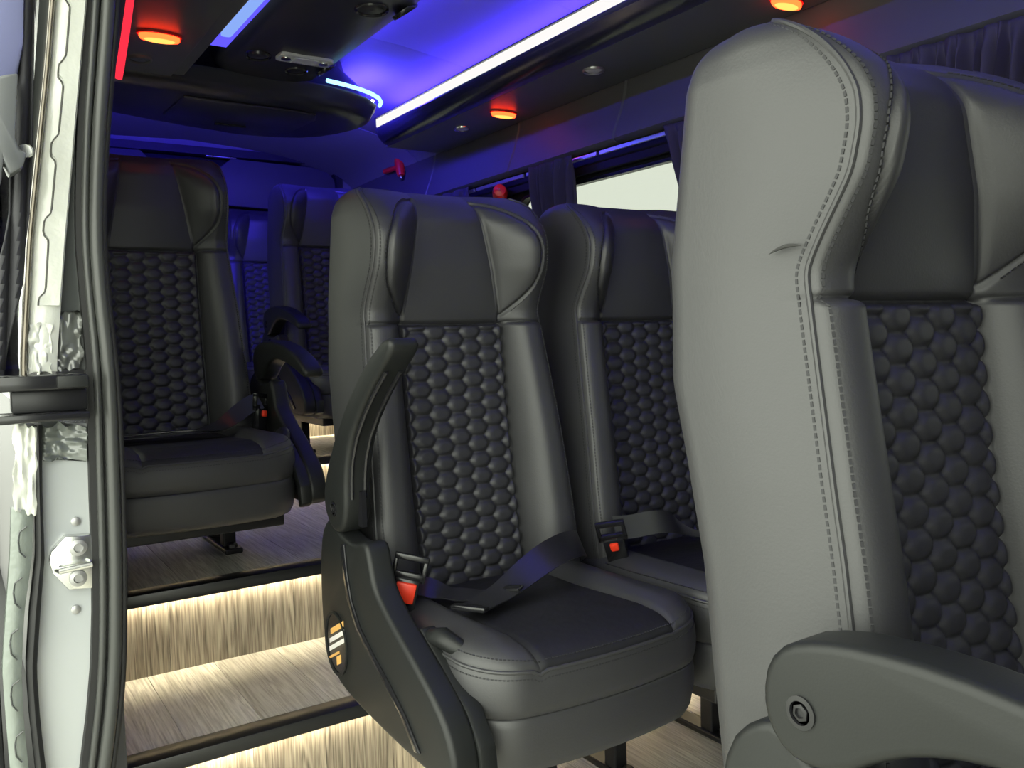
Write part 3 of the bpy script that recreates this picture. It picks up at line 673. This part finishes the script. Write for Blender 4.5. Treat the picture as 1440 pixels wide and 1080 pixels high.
PAN = chaikin(PAN); ARM = chaikin(ARM)
PIV = (-.062, -.290)
def side_panel(root, s, off, disc):
    """s = -1: panel on the -x flank, +1: on the +x flank"""
    x0, x1 = s * .222, s * .262
    fl = lambda a, b, d: (d, a, b)
    pan = local('side_panel', finish_mesh('side_panel', MB().rprism(PAN, fl, x0, x1, .008), PLA), root, off)
    rid = [(-.075, -.345), (-.082, -.39), (-.095, -.43), (-.125, -.465), (-.175, -.495), (-.225, -.520), (-.275, -.55), (-.315, -.585)]
    sh = [(a, b) for a, b in rid] + [(a - .016, b + .004) for a, b in rid[::-1]]
    local('panel_ridge', finish_mesh('panel_ridge', MB().prism(sh, fl, s * .2615, s * .266), PLG, bevel=.002), root, off)
    cr = [(-.25, -.435), (-.33, -.48), (-.38, -.512), (-.41, -.55), (-.415, -.59)]
    local('inner_rail', finish_mesh('inner_rail', MB().prism([(a + .012, b - .012) for a, b in cr] + [(a - .010, b - .002) for a, b in cr[::-1]], fl, s * .198, s * .224), PLA, bevel=.004), root, off)
    h = MB().tube([(s * .208, -.255, -.475), (s * .208, -.270, -.452), (s * .206, -.297, -.444), (s * .200, -.323, -.450), (s * .184, -.338, -.460)], [.012, .015, .015, .013, .010], 12)
    local('recline_lever', finish_mesh('recline_lever', h, PLA), root, off)
    if disc:
        ctr = (-.038, -.515)
        el = [(ctr[0] + .046 * math.cos(a), ctr[1] + .052 * math.sin(a)) for a in np.linspace(0, 2 * math.pi, 36, endpoint=False)]
        rim = framed([(ctr[0] + (a - ctr[0]) * .93, ctr[1] + (b - ctr[1]) * .93) for a, b in el], el, fl, s * .260, s * .2655)
        d = local('badge', finish_mesh('badge', MB().prism(el, fl, s * .258, s * .2632), PLG), root, off)
        d['label'] = 'dark oval badge with gold and white striped emblem'
        local('badge_rim', finish_mesh('badge_rim', rim, PLA), d)
        for (u0, u1, v, w_, m, nm) in ((-.022, .034, .020, .0095, GOLD, 'emblem_bar'), (-.028, .036, .007, .0075, WHT, 'emblem_bar'), (-.030, .034, -.006, .0075, WHT, 'emblem_bar'), (-.032, .012, -.019, .0045, GOLD, 'emblem_bar'), (.000, .018, -.036, .014, GOLD, 'emblem_mark')):
            poly = [(ctr[0] - u0, ctr[1] + v + u0 * .5), (ctr[0] - u1, ctr[1] + v + u1 * .5), (ctr[0] - u1, ctr[1] + v + w_ + u1 * .5), (ctr[0] - u0, ctr[1] + v + w_ + u0 * .5)]
            local(nm, finish_mesh(nm, MB().prism(poly, fl, s * .2630, s * .2640), m, smooth=False), d)
def armrest(root, s, off, ang):
    a = math.radians(ang); ca, sa = math.cos(a), math.sin(a)
    def fl(p, t, d): return (d, PIV[0] - (p * ca - t * sa), PIV[1] + p * sa + t * ca)
    xa, xb = s * .222, s * .268
    ar = local('armrest', finish_mesh('armrest', MB().rprism(ARM, fl, xa, xb, .008), PLA), root, off)
    if ang > 20:                             # raised: the ribbed underside shows
        ctr = [(p, (t0 + t1) / 2) for p, t0, t1 in ((.05, -.01, .06), (.1, .012, .063), (.16, .021, .060), (.22, .016, .05), (.28, .003, .035))]
        low = [(.045, -.022), (.07, -.004), (.10, .0105), (.14, .0185), (.19, .017), (.24, .0095), (.29, -.002)]
        for dx in (.234, .256):
            local('underside_rib', finish_mesh('underside_rib', MB().tube([fl(p, t, s * dx) for p, t in low], .0035, 8), PLG), ar)
        local('hinge_slot', finish_mesh('hinge_slot', MB().box(s * .236, s * .244, PIV[1] * 0 + fl(.03, -.034, 0)[1] - .01, fl(.03, -.034, 0)[1] + .005, fl(.03, -.034, 0)[2] - .025, fl(.03, -.034, 0)[2] + .03), BLK, smooth=False), ar)
    c = fl(0, 0, s * .268)
    w = MB().lathe([(.012, -.002), (.012, .0015), (.0085, .002), (.008, .0)], c, (s, 0, 0), 20)
    wo = local('pivot_washer', finish_mesh('pivot_washer', w, PLG), ar)
    local('pivot_bolt', finish_mesh('pivot_bolt', MB().lathe([(.0065, -.001), (.0065, .0015), (.004, .002), (.0035, .0002)], c, (s, 0, 0), 6), MET), ar)
    return ar
def buckle(root, x, y, z, off, tilt=(0.2, -.35, 1), red=1.0, roll=0):
    d = nrm(np.array(tilt, float)); f = nrm(np.array([math.sin(roll), -1, 0]) - d * (np.array([math.sin(roll), -1, 0]) @ d)); sd = np.cross(d, f); P = np.array([x, y, z])
    def bx(mb, a0, a1, b0, b1, c0, c1):
        v = [P + sd * a + f * b + d * c for a, b, c in ((a0, b0, c0), (a1, b0, c0), (a1, b1, c0), (a0, b1, c0), (a0, b0, c1), (a1, b0, c1), (a1, b1, c1), (a0, b1, c1))]
        return mb.add(v, [(0, 3, 2, 1), (4, 5, 6, 7), (0, 1, 5, 4), (1, 2, 6, 5), (2, 3, 7, 6), (3, 0, 4, 7)])
    b = local('buckle', finish_mesh('buckle', bx(MB(), -.020, .020, -.010, .010, -.035, .025), PLG, bevel=.004), root, off)
    t = bx(bx(bx(bx(MB(), -.027, .027, -.004, .006, .052, .062), -.027, -.020, -.004, .006, .020, .054), .020, .027, -.004, .006, .020, .054), -.027, .027, -.004, .006, .022, .034)
    local('tongue', finish_mesh('tongue', t, PLG, bevel=.002), b)
    rb = local('release_button', finish_mesh('release_button', bx(MB(), -.016 * red, .016 * red, .007, .016, .020 - .032 * red, .020), RED, bevel=.003), b); rb['label'] = 'red release button'
def belt(root, pts, off, side=(0, -.55, .83), w=.044, name='seat_belt'):
    P = np.array(pts, float); t = np.linspace(0, 1, len(P)); q = np.linspace(0, 1, 40); Q = np.stack([np.interp(q, t, P[:, k]) for k in range(3)], 1)
    for _ in range(6): Q[1:-1] = (Q[:-2] + 2 * Q[1:-1] + Q[2:]) / 4
    sd = np.array([np.array(side, float)] * 40) if np.ndim(side) == 1 else np.stack([np.interp(q, np.linspace(0, 1, len(side)), np.array(side)[:, k]) for k in range(3)], 1)
    return local(name, finish_mesh(name, MB().strip(list(Q), sd, w, .0018), WEB, ang=80), root, off)
def legs(root, hwst, yo=.2, xs=(-.135, .135)):
    # two skid legs from the seat frame down to the floor (root sits on the floor)
    zt = hwst - .64
    for x in xs:
        lg = local('leg', finish_mesh('leg', MB().box(x - .016, x + .016, yo - .06, yo - .025, .012, zt).box(x - .016, x + .016, yo + .06, yo + .09, .012, zt).box(x - .014, x + .014, yo - .06, yo + .09, zt - .03, zt), MET, smooth=False, bevel=.004), root)
        local('foot_rail', finish_mesh('foot_rail', MB().box(x - .022, x + .022, yo - .10, yo + .14, 0, .014), MET, smooth=False, bevel=.004), lg)
        for yy in (-.08, .12): local('floor_bolt', finish_mesh('floor_bolt', MB().lathe([(.012, .013), (.012, .022), (.008, .026)], (x, yo + yy, 0), (0, 0, 1), 6), MET), lg)
GS = 'black leather van seats'
def seat(cx, wy, wz, fz, label, side=0, arm=None, disc=False, xs=(-.135, .135)):
    root = thing('van_seat', label, 'seat', (cx, wy - .2, fz), GS); off = (0, .2, wz - fz)
    for nm, me in seat_meshes:
        q = local(nm, me, root, off)
        if 'stitching' in nm: q['kind'] = 'stuff'
    legs(root, wz - fz, xs=xs)
    if side:
        side_panel(root, side, off, disc)
        if arm is not None: armrest(root, side, off, arm)
    return root, off
FR, o = seat(.752, .445, .02, Z0, 'large black leather seat with grey-lit flank and lowered armrest, foremost of the row', -1, -2)
SCF = mat('scuffed_creased_leather', (0.02, 0.02, 0.02), 0.6)
for px, py, dy, dz, w_ in ((1026, 490, -.006, .045, .0028), (1104, 352, -.032, .004, .0016)):  # first a scuff, then a small dent with its shade put into the colour
    q = onX(px, py, .752 - .1875) - np.array([.752, .445, .02]); ln = []
    for t in np.linspace(-.5, .5, 9): ln.append((-.1885 + (.0006 if dz < .01 else -.0004), q[1] + dy * t, q[2] + dz * t + .003 * math.cos(t * 3)))
    local('scuff_crease_mark', finish_mesh('scuff_crease_mark', MB().tube(ln, [w_ * (1 - (2 * abs(t)) ** 2 * .9) for t in np.linspace(-.5, .5, 9)], 8, sx=1), SCF), FR, o)
S1, o1 = seat(.765, 1.346, .02, Z0, 'black quilted seat with raised armrest and oval badge on its side panel', -1, 50, True, (.02, .14))
buckle(S1, -.192, -.150, -.418, o1, (0.2, -.15, 1), roll=-.6)
belt(S1, [(.20, -.08, -.425), (.175, -.13, -.400), (.11, -.175, -.385), (.055, -.195, -.388), (.005, -.205, -.404), (-.045, -.212, -.426), (-.09, -.222, -.4345), (-.125, -.238, -.4345)], o1,
     [(-0, 0.3, .95), (-0.1, 0.5, .85), (-0.2, 0.6, .75), (-0.25, 0.7, .65), (-0.3, 0.85, .45), (-0.35, 1, .15), (-0.4, 1, .03), (-0.4, 1, .03)], .05)
belt(S1, [(-.17, -.12, -.41), (-.14, -.125, -.425), (-.11, -.15, -.436), (-.07, -.18, -.4375), (-.02, -.19, -.4385)], o1, [(-0, 0.6, .8), (-0.1, 0.8, .6), (-0.2, 1, .2), (-0.3, 1, .05), (-0.3, 1, .05)], .042, 'belt_tail')
tg = local('belt_tongue', finish_mesh('belt_tongue', MB().strip([(-.121, -.236, -.432), (-.136, -.245, -.431)], (.45, -1, .03), .058, .008), PLG, bevel=.002), S1, o1)
tg2 = local('belt_adjuster', finish_mesh('belt_adjuster', MB().strip([(-.035, -.209, -.422), (-.048, -.213, -.426)], (.33, -1, .2), .060, .006), PLG, bevel=.002), S1, o1)
S2, o2 = seat(1.212, 1.346, .02, Z0, 'black quilted seat standing beside the one with the oval badge, next to the window', 0)
buckle(S2, -.192, -.125, -.425, o2, (-.45, -.2, 1), roll=-1.5, red=.5)
belt(S2, [(-.20, -.13, -.385), (-.16, -.135, -.388), (-.11, -.138, -.385), (-.06, -.135, -.392), (-.02, -.13, -.415), (.04, -.13, -.436), (.14, -.11, -.437), (.19, -.06, -.44)], o2,
     [(-0, 0.4, .9), (-0, 0.4, .9), (-0, 0.4, .9), (-0, 0.5, .85), (-0, 0.8, .5), (-0, 1, .05), (-0, 1, .03), (-0, 1, .03)])
LS, o3 = seat(.435, 2.25, .227, Z2, 'black quilted single seat by the door pillar with lap belt across its cushion', 1, -2)
buckle(LS, .198, -.15, -.420, o3, (0.1, .1, 1), roll=.9, red=.5)
belt(LS, [(.20, -.15, -.375), (.17, -.15, -.385), (.14, -.155, -.405), (.10, -.165, -.430), (.03, -.19, -.4375), (-.1, -.19, -.4375), (-.18, -.17, -.437)], o3,
     [(-0, 0.4, .9), (-0, 0.5, .85), (-0, 0.6, .8), (-0, 0.9, .4), (-0, 1, .03), (-0, 1, .03), (-0, 1, .03)])
belt(LS, [(-.12, -.12, -.438), (-.02, -.14, -.434), (.05, -.16, -.434), (.09, -.20, -.436)], o3, (.1, -1, .03), .04, 'belt_tail')
SA, o4 = seat(1.235, 3.15, .345, Z3, 'black quilted seat across the aisle at the top of the second lit step', -1, -2)
SB, o5 = seat(1.22, 3.84, .345, Z4, 'rearmost black seat in front of the dark rear doors', 0)
SC, o6 = seat(.77, 3.84, .345, Z4, 'rearmost black seat half hidden behind the single seat', 0)

# ------------------------------------------------------------------ door pillar, seal, sliding door edge
YP = 1.26
def pz(px, py, Y=YP): p = onY(px, py, Y); return p
pil = thing('trim_3', None, None, (0.1, YP, Z0), kind='structure'); pil['label'] = 'pale grey painted door pillar with sealed seams'
ys_ = [-120, 0, 90, 180, 260, 340, 420, 500, 560, 620, 700, 780, 860, 940, 1010, 1080, 1250]
sealL = [128, 120, 114, 108, 106, 106, 113, 121, 123, 124, 126, 129, 130, 128, 122, 113, 98]
sealR = [172, 168, 161, 153, 148, 147, 153, 164, 169, 172, 175, 177, 177, 176, 170, 160, 138]
def band(name, la, ra, y0, y1, m, dY=0, depth=.02, Y=YP, nx=2, parent=pil, bevel=0, round_=0):
    # upright strip following two edge tables, drawn on the pillar plane, with real thickness
    yy = [y for y in np.linspace(y0, y1, 36)]; rows = []
    for y in yy:
        a, b = np.interp(y, ys_, la), np.interp(y, ys_, ra); A = onY(a, y, Y); B = onY(b, y, Y)
        r = []
        for k in np.linspace(0, 1, nx):
            p = A + (B - A) * k; r.append((p[0], Y + dY - round_ * math.sin(math.pi * k), p[2]))
        rows.append(r + [(B[0], Y + dY + depth, B[2]), (A[0], Y + dY + depth, A[2])])
    return obj(name, MB().grid(rows, closev=True, caps=True), m, parent, bevel=bevel, ang=50)
wide = lambda la, w: [x + w for x in la]
body_l = [70, 62, 56, 50, 46, 42, 38, 36, 42, 48, 52, 58, 62, 48, 54, 62, 80]
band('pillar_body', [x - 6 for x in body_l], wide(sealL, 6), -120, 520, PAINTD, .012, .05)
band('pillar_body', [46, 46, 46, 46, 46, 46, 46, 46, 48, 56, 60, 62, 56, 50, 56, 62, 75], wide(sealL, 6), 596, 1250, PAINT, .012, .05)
# bright lapped flange sheets on the upper half, dark bare band beside the seal
fl_l = [88, 78, 71, 62, 54, 46, 42, 38, 38, 38, 38, 38, 38, 38, 38, 38, 38]
fl_r = [136, 122, 114, 106, 99, 92, 86, 80, 80, 80, 80, 80, 80, 80, 80, 80, 80]
band('flange_sheet', fl_l, fl_r, -120, 522, PAINTW, -.004, .016, nx=6, round_=.006)
def lap(y0, y1, n, amp):
    ya = np.linspace(y0, y1, 90); L = []; Rr = []
    for y in ya:
        c = np.interp(y, ys_, fl_l) * .55 + np.interp(y, ys_, fl_r) * .45
        ph = ((y - y0) / (y1 - y0) * n) % 1
        tooth = amp * (1 / (1 + math.exp(-(ph - .12) * 60)) - 1 / (1 + math.exp(-(ph - .86) * 60)))
        L.append(c - 7 + tooth * .9); Rr.append(np.interp(y, ys_, fl_r) - 3)
    rows = []
    for y, a, b in zip(ya, L, Rr):
        A = onY(a, y, YP); B = onY(b, y, YP)
        rows.append([(A[0], YP - .0125, A[2]), (B[0], YP - .0125, B[2]), (B[0], YP - .004, B[2]), (A[0], YP - .004, A[2])])
    obj('lapped_seam', MB().grid(rows, closev=True, caps=True), PAINTW, pil, ang=35)
    obj('seam_line', MB().tube([onY(a - .6, y, YP - .0125) for y, a in zip(ya, L)], .0011, 6), mat('seam_gap', (.10, .10, .09), .5), pil)
lap(-120, 430, 5, 10)
# wet sealer smear at the foot of the upper flange, and head of the lower one
def blob(y0, y1, x0, x1, m, n=40, dY=-.010, amp=.004, sd=1):
    g = np.random.default_rng(sd); N1 = g.normal(size=(8, 10)); rows = []
    def nz(u, v): u *= 6.9; v *= 8.9; i, j = int(u), int(v); fu, fv = u - i, v - j; return (N1[i, j] * (1 - fu) + N1[i + 1, j] * fu) * (1 - fv) + (N1[i, j + 1] * (1 - fu) + N1[i + 1, j + 1] * fu) * fv
    for i, y in enumerate(np.linspace(y0, y1, n)):
        r = []; v = i / (n - 1)
        for k in range(17):
            u = k / 16; px = x0 + (x1 - x0) * u + (2.2 * nz(.1, v) if k == 0 else 2.2 * nz(.9, v) if k == 16 else 0); p = onY(px, y + 5 * nz(u, .05) * (i in (0, n - 1)), YP)
            r.append((p[0], YP + dY - amp * (.8 * nz(u, v * .35) + .5 * nz(u, v)), p[2]))
        A, B = r[0], r[-1]; rows.append(r + [(B[0], YP + .012, B[2]), (A[0], YP + .012, A[2])])
    obj('sealer_bead', MB().grid(rows, closev=True, caps=True), m, pil, ang=80)
blob(455, 523, 40, 72, PAINTW); blob(440, 520, 74, 116, sd=3, m= mat('wet_dark_sealer', (.10, .105, .10), .12, coat=.6), dY=.004)
blob(597, 720, 20, 52, PAINTW, sd=5); blob(600, 648, 54, 122, sd=8, m=mat('wet_green_grey_sealer', (.16, .175, .165), .15, coat=.6), dY=.004)
# lower flange with notched edge, and black gap rubber
lf_l = [20] * 9 + [18, 16, 14, 8, 3, 8, 14, 26]; lf_r = [46] * 9 + [46, 46, 45, 34, 30, 33, 40, 52]
band('lower_flange', lf_l, lf_r, 715, 1250, mat('grey_green_primer', (.20, .225, .205), .25, coat=.4, bump=(45, .4, .006)), -.004, .02, nx=5, round_=.005)
for k in range(5):
    y = 770 + k * 72; c = np.interp(y, ys_, lf_l) * .5 + np.interp(y, ys_, lf_r) * .5
    pts = [(c + 8, y - 30), (c - 2, y - 22), (c - 4, y - 8), (c - 2, y + 6), (c + 6, y + 14)]
    obj('spot_seam', MB().tube([onY(a, b, YP - .012) for a, b in pts], .0011, 6), PAINTD, pil)
gp_l = [46] * 9 + [48, 50, 51, 42, 37, 42, 50, 66]; gp_r = [58] * 9 + [58, 59, 62, 56, 51, 56, 64, 82]
band('gap_rubber', gp_l, gp_r, 596, 1250, RUB, -.008, .03, nx=5, round_=.005)
# chrome-brown trim line along the outer edge of the upper flange
tl_l = [x - 9 for x in fl_l]; tl_r = [x - 1 for x in fl_l]
band('edge_moulding', tl_l, tl_r, -120, 528, mat('bronze_edge', (.16, .14, .11), .25, metal=.6), -.012, .03, nx=5, round_=.005)
# rubber door seal: base strip with two beads
band('door_seal', sealL, sealR, -120, 1250, RUB, -.004, .03, nx=3)
def bead(f, r, m, dy):
    pts = []
    for y in np.linspace(-120, 1250, 70):
        x = np.interp(y, ys_, sealL) * (1 - f) + np.interp(y, ys_, sealR) * f; p = onY(x, y, YP); pts.append((p[0], YP + dy, p[2]))
    for _ in range(4): pts = [pts[0]] + [tuple(np.mean([pts[i - 1], pts[i], pts[i], pts[i + 1]], axis=0)) for i in range(1, len(pts) - 1)] + [pts[-1]]
    tag(obj('seal_bead', MB().tube(pts, r, 14), m, pil), None)
bead(.30, .0048, SEAL, -.008); bead(.66, .0085, SEAL, -.010); bead(.93, .0045, RUB, -.004)
# striker plate
def px_poly(pts, Y): return [tuple(onY(a, b, Y)[[0, 2]]) for a, b in pts]
sk = px_poly([(69, 790), (72, 776), (92, 754), (130, 752), (134, 826), (96, 829), (74, 806)], YP)
st_ = tag(obj('striker_plate', MB().prism(sk, fy, YP - .003, YP + .014), CHR, pil, bevel=.0015), 'bright metal door striker plate with two bolts')
for y in (770, 813):
    p = onY(110, y, YP - .004); obj('striker_bolt', MB().lathe([(.011, -.002), (.0105, -.005), (.006, -.006), (.005, -.003)], (p[0], YP - .002, p[2]), (0, 1, 0), 20), ALU, st_)
a = onY(80, 801, YP); b = onY(128, 790, YP)
obj('striker_bar', MB().tube([(a[0], YP - .001, a[2]), (a[0] + .002, YP - .016, a[2] + .001), (b[0] - .002, YP - .016, b[2]), (b[0], YP - .001, b[2])], .0042, 10), CHR, st_)
for y in (735, 860):
    p = onY(108, y, YP); obj('pillar_screw', MB().lathe([(.006, .012), (.006, .009), (.003, .008)], (p[0], YP, p[2]), (0, 1, 0), 14), ALU, pil)
# roller arm across the pillar
A = onY(-40, 530, YP - .03); B = onY(124, 590, YP - .03)
arm = thing('door_roller_arm', 'black steel roller arm joining the sliding door to the pillar', 'door arm', (A[0] + .05, YP - .03, B[2]))
z = lambda py: onY(60, py, YP - .03)[2]
obj('rail', MB().box(A[0], B[0], YP - .055, YP + .0, z(548), z(527)), PLG, arm, bevel=.003)
obj('carriage', MB().box(A[0] + .04, B[0], YP - .035, YP + .005, z(580), z(548)), MET, arm, bevel=.003)
obj('lower_rail', MB().box(A[0], B[0], YP - .055, YP + .0, z(592), z(580)), PLG, arm, bevel=.003)
obj('end_block', MB().box(onY(74, 540, YP)[0], B[0], YP - .060, YP - .02, z(546), z(529)), PLA, arm, bevel=.002)
# red light strip beside the pillar head
pts = [onY(a, b, 1.60) for a, b in ((187, -60), (183, 0), (176, 50), (169, 95), (166, 110))]
tag(obj('red_light_strip', MB().tube(pts, .0065, 10), E_REDS), 'glowing red light strip behind the door pillar head', 'light strip')
# open sliding door slid back outside, its leading edge beside the pillar
dr = thing('door_1', None, None, (0.0, 1.5, Z0 + .02), kind='structure'); dr['label'] = 'edge of the open sliding door'
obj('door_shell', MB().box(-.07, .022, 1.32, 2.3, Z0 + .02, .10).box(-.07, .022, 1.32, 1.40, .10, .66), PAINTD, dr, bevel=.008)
obj('door_edge_rubber', MB().box(.020, .034, 1.305, 1.36, Z0 + .03, .64), RUB, dr, bevel=.005)
g = [onY(a, b, 1.22) for a, b in ((-30, -60), (36, -60), (34, 60), (24, 108), (0, 116), (-30, 118))]
obj('door_glass_edge', MB().prism([(p[0], p[2]) for p in g], fy, 1.222, 1.24), mat('blue_grey_glass', (.16, .17, .30), .1), dr, bevel=.004)
g = [onY(a, b, 1.215) for a, b in ((-30, 122), (6, 112), (24, 110), (20, 200), (26, 216), (36, 220), (30, 240), (12, 250), (4, 232), (0, 262), (-30, 268))]
obj('door_trim', MB().prism([(p[0], p[2]) for p in g], fy, 1.19, 1.225), mat('door_trim_grey', (.10, .105, .11), .4), dr, bevel=.005)
cu = [[(onY(x, y, 1.235)[0], 1.235 + .006 * math.sin(x * .30 + y * .01), onY(x, y, 1.235)[2]) for x in np.interp(np.linspace(0, 1, 25), [0, 1], [np.interp(y, [-60, 100, 200, 300, 400, 520], [30, 24, 14, 12, -6, -30]), np.interp(y, [-60, 100, 200, 300, 400, 520], [50, 48, 46, 42, 30, 6])])] for y in np.linspace(-60, 520, 30)]
dc = tag(obj('window_curtain', MB().grid(cu), mat('door_curtain', (.03, .03, .035), .8, bump=(200, .3, .002))), 'narrow dark curtain hanging on the open sliding door', 'curtain')
md = dc.modifiers.new('cloth_thickness', 'SOLIDIFY'); md.thickness = .002
p = onY(36, 212, 1.225); obj('curtain_clip', MB().lathe([(.008, -.004), (.009, 0), (.005, .005)], p, (.3, 1, .2), 12), CHR, dr)
